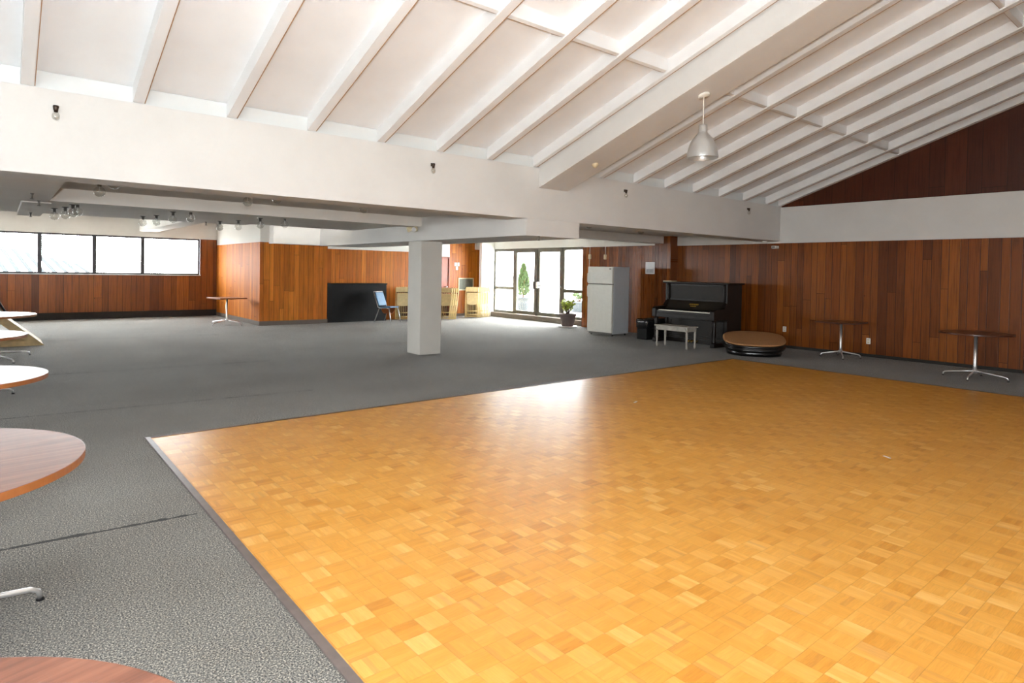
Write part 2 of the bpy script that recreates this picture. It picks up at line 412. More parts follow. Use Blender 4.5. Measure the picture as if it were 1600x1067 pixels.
# section with the return
struct('wall_right_return', bx(13.425, XW + 0.25, 9.87, 13.02, 0, 2.37), M['wood_y2'])
struct('wall_right_return', bx(13.425, XW + 0.25, 9.87, 10.38, 2.37, 2.62), M['wood_y2'])
struct('wall_right_return', bx(13.44, XW + 0.25, 10.38, 13.02, 2.37, 3.0), M['bright'])
bm = bmesh.new()
for a in ((XW - 0.02, XW, 2.69, 9.86),): box(bm, a[0], a[1], a[2], a[3], 0, 0.06)
struct('baseboard_right', bm, M['basedark'])
# gable wall above the band
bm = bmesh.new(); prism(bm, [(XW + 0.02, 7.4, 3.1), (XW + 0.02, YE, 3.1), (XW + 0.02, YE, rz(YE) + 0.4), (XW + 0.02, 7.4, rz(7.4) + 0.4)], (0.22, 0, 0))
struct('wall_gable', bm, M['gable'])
YK0 = 18.5
# wall of the glass doors (X = XW), 13.02 .. 17.75
struct('wall_doors', bx(XW, XW + 0.2, 13.02, 17.75, 2.40, 3.0), M['bright'])
struct('wall_doors', bx(XW, XW + 0.2, 17.72, YK0, 0.0, 3.0), M['bright'])
struct('wall_doors', bx(13.18, XW + 0.1, 17.70, 17.85, 0.0, 3.0), M['bright'])
# back walls
YK = 18.3
struct('wall_back', bx(12.22, XW, YK, YK + 0.2, 0.09, 3.0), M['wood_bar'])
struct('wall_back', bx(12.20, XW, YK - 0.015, YK + 0.2, 0, 0.09), M['basegrey'])
struct('wall_back', bx(11.35, 12.22, YK, YK + 0.2, 2.07, 3.0), M['bright'])
struct('wall_back', bx(11.35, 11.42, YK, YK + 0.2, 0, 2.07), M['bright'])
struct('wall_back', bx(13.30, XW, YK - 0.12, YK, 2.378, 3.0), M['bright'])
struct('wall_back', bx(11.28, 11.35, 17.9, YK + 0.2, 0, 3.0), M['bright'])
# bar wall
struct('wall_bar', bx(7.42, 11.28, 17.9, 18.1, 0.0, 2.19), M['wood_bar'])
struct('wall_bar', bx(7.42, 11.28, 17.88, 18.1, 2.19, 3.0), M['bright'])
# wood clad block
bm = bmesh.new(); box(bm, 5.50, 7.42, 17.5, 21.85, 0.12, 2.29)
blk = struct('wall_block', bm, [M['wood_bar'], M['wood_bary']])
for p in blk.data.polygons:
    if abs(p.normal.x) > 0.5: p.material_index = 1
struct('baseboard_block', bx(5.49, 7.43, 17.485, 21.85, 0, 0.12), M['basegrey'])
struct('wall_block', bx(5.50, 7.42, 17.5, 21.85, 2.29, 3.0), M['lowceil'])
# window wall
YW = 21.85
struct('wall_window', bx(-6.0, 5.0, YW, YW + 0.2, 0.20, 1.31), M['wood_x'])
struct('wall_window', bx(5.0, 5.55, YW, YW + 0.2, 0.20, 2.46), M['wood_x'])
struct('wall_window', bx(-6.0, 5.55, YW, YW + 0.2, 2.46, 3.1), M['lowceil'])
struct('baseboard_window', bx(-6.0, 5.5, YW - 0.03, YW, 0, 0.20), M['basedark'])

# rear and left walls (behind the camera) with big glazed openings for daylight
ZR0, ZR1, XR0, XR1 = 1.1, 2.6, -4.5, -0.9          # rear glazing
struct('wall_rear', bx(-6.0, XW + 0.25, YE - 0.2, YE, 0, ZR0), M['plaster'])
struct('wall_rear', bx(-6.0, XW + 0.25, YE - 0.2, YE, ZR1, rz(YE) + 0.4), M['plaster'])
struct('wall_rear', bx(XR1, XW + 0.25, YE - 0.2, YE, ZR0, ZR1), M['plaster'])
struct('wall_rear', bx(-6.0, XR0, YE - 0.2, YE, ZR0, ZR1), M['plaster'])
ZS0, ZS1, YS0, YS1 = 0.9, 3.0, -2.5, 0.7          # left side glazing
struct('wall_left', bx(-6.2, -6.0, YS1, YW + 0.2, 0, 3.6), M['plaster'])
struct('wall_left', bx(-6.2, -6.0, YE - 0.2, YS1, ZS1, rz(YE) + 0.4), M['plaster'])
struct('wall_left', bx(-6.2, -6.0, YS1, 7.6, 3.6, rz(YE) + 0.4), M['plaster'])
struct('wall_left', bx(-6.2, -6.0, YE - 0.2, YS1, 0, ZS0), M['plaster'])
struct('wall_left', bx(-6.2, -6.0, YE - 0.2, YS0, ZS0, ZS1), M['plaster'])

# roof slope
bm = bmesh.new()
zc = 0.165
prism(bm, [(-6.2, 7.5, rz(7.5) + zc), (-6.2, YE - 0.2, rz(YE - 0.2) + zc), (-6.2, YE - 0.2, rz(YE - 0.2) + zc + 0.1), (-6.2, 7.5, rz(7.5) + zc + 0.1)], (XW + 6.5, 0, 0))
struct('ceiling', bm, M['ceil'])
# main beam, with the deeper block at the column line
bm = bmesh.new(); box(bm, -6.0, XW, YB, YB + 0.46, 2.405, 3.185)
struct('trim_4', bm, M['plaster'], bevel=0.006)
# grey sill board between the joists, on top of the beam
struct('trim_5', bx(-6.0, XW, YB + 0.02, YB + 0.06, 3.185, 3.34), M['sill'])
# big sloping beam
bm = bmesh.new()
prism(bm, [(6.33, YB - 0.001, 2.88), (6.33, YE, rz(YE, 2.88)), (6.33, YE, rz(YE) + zc), (6.33, YB - 0.001, rz(YB) + zc)], (0.61, 0, 0))
struct('trim_6', bm, M['plaster'], bevel=0.008)
# joists
JX = [0.197 - 0.87 * k for k in range(6, 0, -1)] + [0.197, 1.06, 1.925, 2.80, 3.69, 4.56, 5.40, 6.26, 7.06, 7.74, 8.61, 9.49, 10.37, 11.26, 12.17, 13.10, 13.66]
ti = 7
for k, xj in enumerate(JX):
    bm = bmesh.new(); w_ = 0.05 if xj not in (6.26, 7.06) else 0.035
    za, zb_ = rz(YB), rz(YE)
    prism(bm, [(xj - w_, YB + 0.015, za), (xj - w_, YE, zb_), (xj - w_, YE, zb_ + zc + 0.01), (xj - w_, YB + 0.015, za + zc + 0.01)], (2 * w_, 0, 0))
    j = struct('trim_%d' % ti, bm, M['joist'], bevel=0.004); ti += 1
    bm = bmesh.new()
    prism(bm, [(xj + w_, YB, za + 0.0), (xj + w_, YE, zb_ + 0.0), (xj + w_, YE, zb_ + 0.012), (xj + w_, YB, za + 0.012)], (0.006, 0, 0))
    obj('tan_edge_strip', bm, M['seamline'], j)  # thin tan strip along the joist's lower right edge
# noggins between the joists
for yn in (4.70, 2.16, -0.38, -2.9):
    for a, b in zip(JX, JX[1:]):
        if a in (6.26,): continue
        bm = bmesh.new(); z_ = rz(yn) + 0.03
        prism(bm, [(a + 0.05, yn - 0.022, z_), (a + 0.05, yn + 0.022, z_ - 0.015), (a + 0.05, yn + 0.022, z_ + zc), (a + 0.05, yn - 0.022, z_ + zc)], (b - a - 0.1, 0, 0))
        g = struct('trim_%d' % ti, bm, M['joist']); ti += 1
        obj('tan_edge_strip', bx(a + 0.05, b - 0.05, yn + 0.022, yn + 0.027, z_ - 0.015, z_ - 0.003), M['seamline'], g)

# low ceilings behind the beam
LC = M['lowceil']
struct('ceiling_low', bx(-6.0, 6.10, YB + 0.46, 10.1, 2.585, 2.7), LC)
struct('ceiling_low', bx(-6.0, 3.9, 10.42, 13.4, 2.455, 2.6), LC)
struct('ceiling_low', bx(3.9, 6.10, 10.42, 13.0, 2.455, 2.6), LC)
struct('ceiling_high', bx(-6.0, 7.45, 12.0, 22.0, 3.0, 3.1), LC)
struct('ceiling_low', bx(7.23, XW, YB + 0.46, 10.1, 2.60, 2.7), LC)
struct('ceiling_high', bx(7.23, XW, 10.42, 18.3, 2.85, 2.95), M['bright'])
struct('trim_%d' % ti, bx(-6.0, 0.51, YB + 0.46, 10.1, 2.41, 2.65), LC); ti += 1
struct('trim_%d' % ti, bx(0.24, 0.55, 10.42, 13.4, 2.40, 2.456), LC); ti += 1
struct('trim_%d' % ti, bx(-6.0, 6.1, 10.1, 10.42, 2.412, 2.70), LC); ti += 1
struct('trim_%d' % ti, bx(7.23, XW, 10.1, 10.42, 2.412, 2.95), LC); ti += 1
struct('trim_%d' % ti, bx(6.10, 7.23, YB + 0.001, YB + 0.46, 2.152, 2.405), M['plaster']); ti += 1
struct('trim_%d' % ti, bx(6.10, 7.23, YB + 0.46, 14.85, 2.152, 3.05), M['plaster']); ti += 1
struct('trim_%d' % ti, bx(4.97, 7.23, 14.85, 15.15, 2.165, 3.05), LC); ti += 1
struct('trim_%d' % ti, bx(3.3, 3.75, 13.4, 21.85, 2.62, 3.05), LC); ti += 1

# column
col = obj('column', bx(6.12, 6.59, 10.13, 10.60, 0, 2.152), M['column'], bevel=0.012)
tag(col, 'square rough plastered column standing alone on the carpet', 'column')

# ------------------------------------------------------------------ windows
def pane_window(n, xa, xb):
    t = struct('window_%d' % n, bmesh_frame_x(xa, xb, YW + 0.02, YW + 0.10, 1.31, 2.46, 0.05), M['framedark'])
    obj('pane', bx(xa + 0.035, xb - 0.035, YW + 0.055, YW + 0.065, 1.345, 2.425), M['glass'], t)
def bmesh_frame_x(xa, xb, ya, yb, za, zb, w_):
    bm = bmesh.new(); box(bm, xa, xb, ya, yb, za, za + w_); box(bm, xa, xb, ya, yb, zb - w_, zb)
    box(bm, xa, xa + w_, ya, yb, za + w_, zb - w_); box(bm, xb - w_, xb, ya, yb, za + w_, zb - w_); return bm
def bmesh_frame_y(ya, yb, xa, xb, za, zb, w_, wt=None):
    wt = wt or w_
    bm = bmesh.new(); box(bm, xa, xb, ya, yb, za, za + w_); box(bm, xa, xb, ya, yb, zb - wt, zb)
    box(bm, xa, xb, ya, ya + w_, za + w_, zb - wt); box(bm, xa, xb, yb - w_, yb, za + w_, zb - wt); return bm
wx = [-6.0, -4.1, -2.86, -1.62, -0.36, 0.89, 2.17, 3.40, 4.99]
for i in range(8): pane_window(i + 1, wx[i], wx[i + 1])
struct('trim_%d' % ti, bx(-6.0, 5.02, YW - 0.03, YW + 0.12, 1.29, 1.312), M['sill']); ti += 1

# glass door wall: frames from Y 13.3 to 17.72
YD = [13.22, 14.98, 16.30, 17.50, 17.72]
def lite(n, ya, yb, zmid=1.03):
    t = struct('window_%d' % n, bmesh_frame_y(ya, yb, XW + 0.02, XW + 0.10, 0.16, 2.40, 0.085), M['frame'])
    obj('mullion', bx(XW + 0.02, XW + 0.10, ya + 0.055, yb - 0.055, zmid - 0.05, zmid + 0.05), M['frame'], t)
    obj('pane', bx(XW + 0.055, XW + 0.065, ya + 0.055, yb - 0.055, 0.215, zmid - 0.035), M['glass'], t)
    obj('pane', bx(XW + 0.055, XW + 0.065, ya + 0.055, yb - 0.055, zmid + 0.035, 2.345), M['glass'], t)
Y0, Y1, Y2, Y3, Y4 = 13.05, 14.20, 15.38, 16.56, 17.72
lite(9, Y0, Y1); lite(10, Y3, Y4)
def leaf(n, ya, yb, hy, bar):
    t = struct('door_%d' % n, bmesh_frame_y(ya, yb, XW + 0.01, XW + 0.07, 0.17, 2.36, 0.12, 0.10), M['frame'])
    obj('pane', bx(XW + 0.035, XW + 0.045, ya + 0.095, yb - 0.095, 0.265, 2.27), M['glass'], t)
    if bar:
        bm = bmesh.new(); tube(bm, [(XW - 0.06, ya + 0.03, 1.16), (XW - 0.06, yb - 0.03, 1.16)], 0.018); tube(bm, [(XW - 0.06, ya + 0.05, 1.16), (XW + 0.02, ya + 0.05, 1.16)], 0.015)
        obj('push_bar', bm, M['alu'], t, True)
        bm = bmesh.new(); box(bm, XW - 0.075, XW + 0.01, hy - 0.04, hy + 0.04, 1.08, 1.28)
        obj('latch_case', bm, M['whitep'], t, bevel=0.01)
    else:
        obj('handle', bx(XW - 0.06, XW + 0.01, hy - 0.03, hy + 0.03, 1.04, 1.30), M['basegrey'], t, bevel=0.008)
leaf(1, Y1, Y2 - 0.0, Y2 - 0.06, True); leaf(2, Y2 + 0.04, Y3, Y2 + 0.12, False)
struct('trim_%d' % ti, bx(XW, XW + 0.11, Y1 - 0.0, Y3, 2.36, 2.40), M['frame']); ti += 1
struct('trim_%d' % ti, bx(XW - 0.02, XW + 0.11, Y2 - 0.0, Y2 + 0.04, 0.16, 2.37), M['frame']); ti += 1
struct('trim_%d' % ti, bx(XW - 0.12, XW + 0.25, 13.0, 17.74, 0, 0.16), M['step'], bevel=0.008); ti += 1
# rear glazing mullions (behind camera)
for k in range(3):
    a, b = XR0 + k * (XR1 - XR0) / 3, XR0 + (k + 1) * (XR1 - XR0) / 3
    t = struct('window_%d' % (11 + k), bmesh_frame_x(a, b, YE - 0.12, YE - 0.04, ZR0, ZR1, 0.05), M['frame'])
    obj('pane', bx(a + 0.05, b - 0.05, YE - 0.085, YE - 0.075, ZR0 + 0.05, ZR1 - 0.05), M['glass'], t)
for k in range(2):
    a, b = YS0 + k * 1.6, YS0 + (k + 1) * 1.6
    t = struct('window_%d' % (15 + k), bmesh_frame_y(a, b, -6.12, -6.04, ZS0, ZS1, 0.05), M['frame'])
    obj('pane', bx(-6.085, -6.075, a + 0.05, b - 0.05, ZS0 + 0.05, ZS1 - 0.05), M['glass'], t)
# veneer door at the back
t = struct('door_3', bx(11.42, 12.18, YK + 0.02, YK + 0.06, 0.01, 2.04), M['door'])
bm = bmesh.new(); tube(bm, [(12.08, YK + 0.02, 1.04), (12.08, YK - 0.04, 1.04)], 0.014); sphere(bm, (12.08, YK - 0.055, 1.04), 0.03)
obj('door_knob', bm, M['alu'], t, True)
struct('trim_%d' % ti, bmesh_frame_x(11.40, 12.22, YK - 0.02, YK + 0.10, -0.04, 2.08, 0.04), M['door']); ti += 1

# ------------------------------------------------------------------ outside
struct('ground', bx(XW + 0.25, 60, -10, 60, -0.3, -0.02), M['concrete'])
struct('ground', bx(-40, XW + 0.25, 22.3, 60, -0.3, -0.02), M['concrete'])
struct('ground', bx(-40, 13.9, -40, -4.4, -0.3, -0.02), M['concrete'])
struct('ground', bx(-40, -6.4, -4.4, 22.3, -0.3, -0.02), M['concrete'])

def leaf_quad(bm, p, d, L, W, rnd):
    d = d.normalized(); s = d.cross(Vector((rnd(), rnd(), rnd() + 0.3))).normalized(); n = d.cross(s)
    a = bm.verts.new(p); b = bm.verts.new(p + d * L * 0.5 + s * W * 0.5 + n * W * 0.1); c = bm.verts.new(p + d * L); e = bm.verts.new(p + d * L * 0.5 - s * W * 0.5 + n * W * 0.1)
    bm.faces.new((a, b, c)); bm.faces.new((a, c, e))
rnd = lambda: random.uniform(-1, 1)
def cypress(loc, h, r, label, pot_r, pot_h):
    t = thing('potted_cypress', label, 'plant', loc)
    bm = bmesh.new(); lathe(bm, [(pot_r * 0.62, 0), (pot_r * 0.72, 0.03), (pot_r * 0.95, pot_h * 0.7), (pot_r, pot_h - 0.05), (pot_r * 1.08, pot_h - 0.05), (pot_r * 1.08, pot_h), (pot_r * 0.95, pot_h), (pot_r * 0.93, pot_h - 0.05), (0.01, pot_h - 0.05)], 28)
    obj('planter', bm, M['potg'], t, True)
    bm = bmesh.new(); tube(bm, [(0, 0, pot_h - 0.06), (0.01, 0, pot_h + 0.3), (0, 0, h * 0.9)], [0.03, 0.025, 0.008]); obj('trunk', bm, M['bark'], t, True)
    bm = bmesh.new()
    for k in range(2600):
        f = random.random() ** 0.8; z = pot_h + 0.05 + f * (h - pot_h - 0.05); rr = r * (math.sin(min(1, f * 3.2 + 0.25) * PI / 2)) * (1 - f) ** 0.75 * random.uniform(0.35, 1.05)
        a = random.uniform(0, 2 * PI); p = Vector((math.cos(a) * rr, math.sin(a) * rr, z))
        leaf_quad(bm, p, Vector((math.cos(a) * 0.5, math.sin(a) * 0.5, 1.0)) + Vector((rnd(), rnd(), rnd())) * 0.3, 0.11, 0.045, rnd)
    obj('foliage', bm, M['cypress'], t)
cypress((16.1, 18.85, -0.02), 1.90, 0.33, 'tall pointed green cypress in a round grey planter outside the glass doors', 0.30, 0.62)

def bush(name, loc, label, pot_mat, pr, ph, sh, n, L, matl, cat='plant', spread=0.22):
    t = thing(name, label, cat, loc)
    bm = bmesh.new(); lathe(bm, [(pr * 0.68, 0), (pr * 0.72, 0.02), (pr * 0.93, ph * 0.8), (pr * 0.95, ph * 0.82), (pr * 1.06, ph * 0.82), (pr * 1.06, ph), (pr * 0.95, ph), (pr * 0.92, ph - 0.05), (0.01, ph - 0.05)], 28)
    obj('pot', bm, pot_mat, t, True)
    bm = bmesh.new(); lathe(bm, [(pr * 0.92, ph - 0.05), (pr * 0.5, ph - 0.035), (0.01, ph - 0.03)], 20, cap=False); obj('soil', bm, M['soil'], t)
    bs = bmesh.new(); bl = bmesh.new()
    for k in range(n):
        a = 2 * PI * k / n + rnd() * 0.3; top = Vector((math.cos(a) * spread * random.uniform(0.2, 1.1), math.sin(a) * spread * random.uniform(0.2, 1.1), ph + sh * random.uniform(0.6, 1.0)))
        b0 = Vector((math.cos(a) * 0.03, math.sin(a) * 0.03, ph - 0.05)); mid = (b0 + top) / 2 + Vector((0, 0, 0.04))
        tube(bs, [b0, mid, top], [0.009, 0.007, 0.004], 6)
        for q in range(9):
            f = random.uniform(0.35, 1.0); p = b0.lerp(top, f); leaf_quad(bl, p, Vector((rnd(), rnd(), random.uniform(0.0, 1.0))), L * random.uniform(0.7, 1.1), L * 0.6, rnd)
    obj('stem', bs, M['bark'], t, True); obj('leaves', bl, matl, t)
    return t
bush('potted_plant', (12.98, 13.15, 0.035), 'leafy yellow-green plant in a mauve clay pot inside the glass doors', M['pot'], 0.25, 0.36, 0.46, 22, 0.12, M['leafy'])
sa = bmesh.new(); lathe(sa, [(0.22, 0.0), (0.28, 0.012), (0.29, 0.034), (0.27, 0.034), (0.01, 0.012)], 28)
tag(obj('plant_saucer', sa, M['whitep'], None, True, (12.98, 13.15, 0.0005)), 'shallow white saucer on the carpet under the mauve clay pot', 'saucer')
bush('potted_shrub', (18.6, 18.2, -0.02), 'dark planter of leafy green shrub outside behind the right door pane', M['potg'], 0.42, 0.45, 0.42, 16, 0.12, M['cypress'], spread=0.34)

# building across the patio
bd = thing('neighbouring_building', 'pale overexposed building across the patio seen through glass doors', 'building', (38, 30, 0))
obj('wall', bx(0, 6, -22, 26, -0.02, 7.5), M['facade'], bd)
for k in range(5):
    yy = -16 + k * 8.2
    f_ = obj('window', bx(-0.06, 0.0, yy, yy + 1.8, 2.0, 3.7), M['facadewin'], bd)
obj('ledge', bx(-0.25, 0.0, -22, 26, 1.0, 1.15), M['step'], bd)
# slatted timber fence outside the long window
fn = thing('slatted_fence', 'slanting pale slats of a roof beyond the leftmost window pane', 'fence', (-1.2, 27, 0))
bm = bmesh.new(); box(bm, -2.0, 3.6, 0.1, 0.16, -0.02, 1.2); obj('lower_panel', bm, M['facade'], fn)
for k in range(16):
    bm = bmesh.new(); x_ = -1.9 + k * 0.34; h_ = 2.35 - max(0, k - 7) * 0.09
    prism(bm, [(x_ + 0.55, 0, 1.2), (x_ + 0.70, 0, 1.2), (x_ + 0.15, 0, h_), (x_, 0, h_)], (0, 0.05, 0)); obj('slat', bm, M['facadewin'], fn)

# ------------------------------------------------------------------ pedestal tables
def table(name, label, loc, r, rot, square=False, top='laminate', edge='lamedge', z=0.745, arm=0.56, arms=4, arm_rot=0.0, group=None, rim=0.035):
    t = thing(name, label, 'table', loc, rot, group)
    bm = bmesh.new()
    if square:
        box(bm, -r, r, -r, r, z - rim, z)
    else: lathe(bm, [(r, z - rim), (r, z)], 72)
    tp = obj('tabletop', bm, [M[top], M[edge]], t, bevel=0.003)
    for p in tp.data.polygons:
        if abs(p.normal.z) < 0.5: p.material_index = 1
    bm = bmesh.new(); lathe(bm, [(0.16, z - rim - 0.012), (0.16, z - rim - 0.001)], 16); box(bm, -0.2, 0.2, -0.02, 0.02, z - rim - 0.02, z - rim - 0.006)
    obj('mounting_plate', bm, M['black'], t)
    bm = bmesh.new(); tube(bm, [(0, 0, 0.085), (0, 0, 0.2), (0, 0, z - rim - 0.01)], [0.03, 0.026, 0.024], 16); obj('pedestal', bm, M['chrome'], t, True)
    bm = bmesh.new(); lathe(bm, [(0.012, 0.075), (0.038, 0.08), (0.042, 0.13), (0.03, 0.15)], 20); obj('hub', bm, M['chrome'], t, True)
    for k in range(arms):
        a = arm_rot + 2 * PI * k / arms; c, s = math.cos(a), math.sin(a)
        prof = [(0.02, 0.118), (arm * 0.35, 0.100), (arm * 0.72, 0.078), (arm * 0.93, 0.062), (arm * 0.985, 0.045), (arm, 0.0)]
        bm = bmesh.new(); tube(bm, [(c * q, s * q, h + 0.002) for q, h in prof], [0.017, 0.015, 0.013, 0.012, 0.012, 0.010], 10)
        lg = obj('leg', bm, M['chrome'], t, True)
        bm = bmesh.new(); lathe(bm, [(0.016, 0.0), (0.018, 0.006), (0.012, 0.012)], 12, c * arm, s * arm); obj('glide', bm, M['black'], lg)
    return t
table('pedestal_table', 'round walnut laminate table nearest the camera, cropped at the bottom left corner', (-0.37, 1.12, 0), 0.715, 0.3, arm_rot=R(25))
table('pedestal_table', 'large round brown table at the left edge, second nearest the camera', (-0.39, 3.56, 0), 0.71, 0.15, arm_rot=R(12) - 0.15, arm=0.56)
table('pedestal_table', 'round table with glossy top just beyond the large brown one at the left edge', (-0.30, 6.16, 0), 0.61, 0.0, arm_rot=math.atan2(-0.66, 0.35), arm=0.74)
table('pedestal_table', 'small round white-gleaming tabletop in front of the wooden ramp, lower of two', (-0.42, 9.62, 0), 0.70, 0.0, arm_rot=R(9), arm=0.57)
table('pedestal_table', 'farthest round white-gleaming tabletop at the left edge, above the wooden ramp', (-0.20, 13.3, 0), 0.71, 0.0, arm_rot=R(-58), arm=0.74)
table('pedestal_table', 'small square-topped table on a chrome pedestal in the corner by the window', (4.88, 18.3, 0), 0.38, R(12), True, 'lamedge', 'lamedge', arm_rot=R(20), arm=0.5)
table('pedestal_table', 'dark square-topped chrome pedestal table against the right wall, left of the outlet', (13.13, 5.477, 0), 0.365, 0.0, True, 'darklam', 'darklam', arm_rot=R(30), arm=0.36, z=0.72, rim=0.028)
table('pedestal_table', 'dark round chrome pedestal table nearest the right edge by the wood wall', (12.32, 3.03, 0), 0.505, 0.0, False, 'darklam', 'darklam', arm_rot=R(2), arm=0.44, z=0.75, rim=0.028)

# ------------------------------------------------------------------ refrigerator
t = thing('refrigerator', 'tall white two-door refrigerator against the wood wall by the doors', 'refrigerator', (12.02, 10.60, 0), R(4))
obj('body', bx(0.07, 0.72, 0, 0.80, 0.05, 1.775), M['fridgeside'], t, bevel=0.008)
for z0, z1, hz0, hz1, nm in ((0.085, 1.315, 0.98, 1.29, 'door'), (1.335, 1.775, 1.35, 1.62, 'freezer_door')):
    d = obj(nm, bx(0.0, 0.06, 0.0, 0.80, z0, z1), M['fridge'], t, bevel=0.012)
    bm = bmesh.new(); tube(bm, [(0.0, 0.765, hz0), (-0.045, 0.765, hz0 + 0.03), (-0.045, 0.765, hz1 - 0.03), (0.0, 0.765, hz1)], 0.014); obj('handle', bm, M['fridge'], d, True)
obj('gasket', bx(0.06, 0.07, 0.01, 0.79, 0.09, 1.77), M['gasket'], t)
obj('kick_grille', bx(0.05, 0.09, 0.03, 0.77, 0.03, 0.08), M['gasket'], t)
obj('badge', bx(-0.004, 0.0, 0.04, 0.10, 1.71, 1.73), M['framedark'], t)
for xx in (0.12, 0.66):
    for yy in (0.06, 0.74): bm = bmesh.new(); lathe(bm, [(0.02, 0), (0.02, 0.05)], 10, xx, yy); obj('foot', bm, M['black'], t)

# hanging cords
def cord(x, y, zt, zb_, label, extra=None):
    t = thing('pendant_socket', label, 'electrical cord', (x, y, zt), 0)
    bm = bmesh.new(); tube(bm, [(0, 0, 0), (0.0, 0.0, (zb_ - zt) * 0.45), (0.015, -0.02, (zb_ - zt) * 0.72), (0.0, -0.03, zb_ - zt)], 0.007, 6); obj('cord', bm, M['whitep'], t, True)
    obj('socket_box', bx(-0.025, 0.025, -0.065, 0.005, zb_ - zt - 0.13, zb_ - zt), M['beige'], t, bevel=0.006)
    if extra: bm = bmesh.new(); tube(bm, [(0, -0.03, zb_ - zt - 0.12), (0.02, 0.0, zb_ - zt - 0.3), (0.0, 0.0, extra - zt)], 0.007, 6); obj('lower_cord', bm, M['whitep'], t, True)
cord(12.62, 12.0, 2.85, 2.12, 'left of two white sockets hanging on cords above the refrigerator', 1.55)
cord(12.62, 11.43, 2.85, 2.11, 'right of two white sockets hanging on cords above the refrigerator')

# ------------------------------------------------------------------ piano
t = thing('upright_piano', 'old black upright piano against the wood wall', 'piano', (12.20, 7.72, 0), 0)
W = 1.68
P = M['piano']; PP = M['pianopanel']
for ya in (0.0, W - 0.05): obj('side_panel', bx(0.42, 1.02, ya, ya + 0.05, 0.02, 1.40), P, t, bevel=0.006)
obj('back_panel', bx(0.95, 1.00, 0.05, W - 0.05, 0.05, 1.39), P, t)
obj('lid', bx(0.37, 1.05, -0.05, W + 0.05, 1.40, 1.435), P, t, bevel=0.01)
bm = bmesh.new(); box(bm, 0.45, 0.48, 0.05, W - 0.05, 0.98, 1.39); up = obj('upper_panel', bm, PP, t)
bm = bmesh.new(); fr_ = bmesh_frame_y(0.05, W - 0.05, 0.435, 0.452, 0.99, 1.39, 0.05); obj('panel_moulding', fr_, P, up, bevel=0.005); bm.free()
for ya in (0.055, W - 0.115):
    bm = bmesh.new(); lathe(bm, [(0.028, 1.0), (0.032, 1.03), (0.02, 1.05), (0.022, 1.3), (0.032, 1.34), (0.028, 1.39)], 14, 0.42, ya + 0.03); obj('pilaster', bm, P, t, True)
bm = bmesh.new(); prism(bm, [(0.46, 0.09, 1.0), (0.43, 0.09, 1.0), (0.30, 0.09, 0.80), (0.33, 0.09, 0.79)], (0, W - 0.18, 0)); fb = obj('fallboard', bm, PP, t)
# gilt lettering block on the fallboard: illegible in the photo, two short rows of strokes
def onfb(y, f): return (0.43 - 0.13 * f - 0.003, y, 1.0 - 0.20 * f)
for row, (f0, f1, n, half) in enumerate(((0.34, 0.50, 15, 0.115), (0.60, 0.68, 11, 0.07))):
    bm = bmesh.new()
    for k in range(n):
        yc = W / 2 - half + 2 * half * k / (n - 1); wv = 0.0042 if k % 3 else 0.007; sl = 0.004 * ((k * 7) % 3 - 1)
        a, b, c, d = onfb(yc - wv, f0), onfb(yc + wv, f0), onfb(yc + wv + sl, f1), onfb(yc - wv + sl, f1)
        prism(bm, [a, b, c, d], (-0.001, 0, 0.001))
    obj('gilt_lettering', bm, M['gold'], fb)
kb = obj('key_bed', bx(-0.08, 0.44, 0.02, W - 0.02, 0.60, 0.70), P, t, bevel=0.008)
obj('key_slip', bx(-0.08, -0.04, 0.12, W - 0.12, 0.70, 0.755), P, kb)
bm = bmesh.new(); box(bm, -0.035, 0.32, 0.14, W - 0.14, 0.70, 0.775); kk = obj('white_keys', bm, M['ivory'], kb)
n = 52; kw = (W - 0.28) / n; bm = bmesh.new()
for k in range(n - 1):
    if k % 7 in (1, 4): continue
    yk = 0.14 + (k + 1) * kw; box(bm, 0.06, 0.32, yk - 0.006, yk + 0.006, 0.775, 0.787)
obj('black_keys', bm, M['black'], kk)
for ya in (0.0, W - 0.11):
    bm = bmesh.new(); prism(bm, [(-0.10, ya, 0.60), (-0.10, ya, 0.80), (-0.04, ya, 0.84), (0.30, ya, 0.85), (0.44, ya, 1.0), (0.44, ya, 0.60)], (0, 0.11, 0)); obj('key_block', bm, P, t, bevel=0.01)
    cy_ = ya + 0.055
    bm = bmesh.new(); lathe(bm, [(0.05, 0.10), (0.055, 0.13), (0.035, 0.16), (0.048, 0.24), (0.05, 0.36), (0.036, 0.45), (0.052, 0.50), (0.04, 0.53), (0.06, 0.60)], 18, 0.0, cy_); obj('leg', bm, P, t, True)
    obj('toe_block', bx(-0.07, 0.46, ya + 0.005, ya + 0.105, 0.0, 0.10), P, t, bevel=0.012)
lo = obj('lower_panel', bx(0.46, 0.49, 0.05, W - 0.05, 0.10, 0.60), PP, t)
obj('panel_moulding', bmesh_frame_y(0.10, W - 0.10, 0.445, 0.462, 0.14, 0.57, 0.05), P, lo, bevel=0.005)
obj('bottom_rail', bx(0.42, 0.50, 0.05, W - 0.05, 0.0, 0.10), P, t)
for k in range(3):
    yy = W / 2 - 0.09 + k * 0.09; bm = bmesh.new(); tube(bm, [(0.46, yy, 0.07), (0.34, yy, 0.06), (0.30, yy, 0.045)], [0.012, 0.014, 0.02], 8); obj('pedal', bm, M['gold'], t, True)
bk = obj('sheet_music', bx(12.64, 12.86, 9.26, 9.50, 1.4352, 1.455), M['beige'], bevel=0.002)
tag(bk, 'thin yellowish booklet lying on the left end of the piano lid', 'booklet')

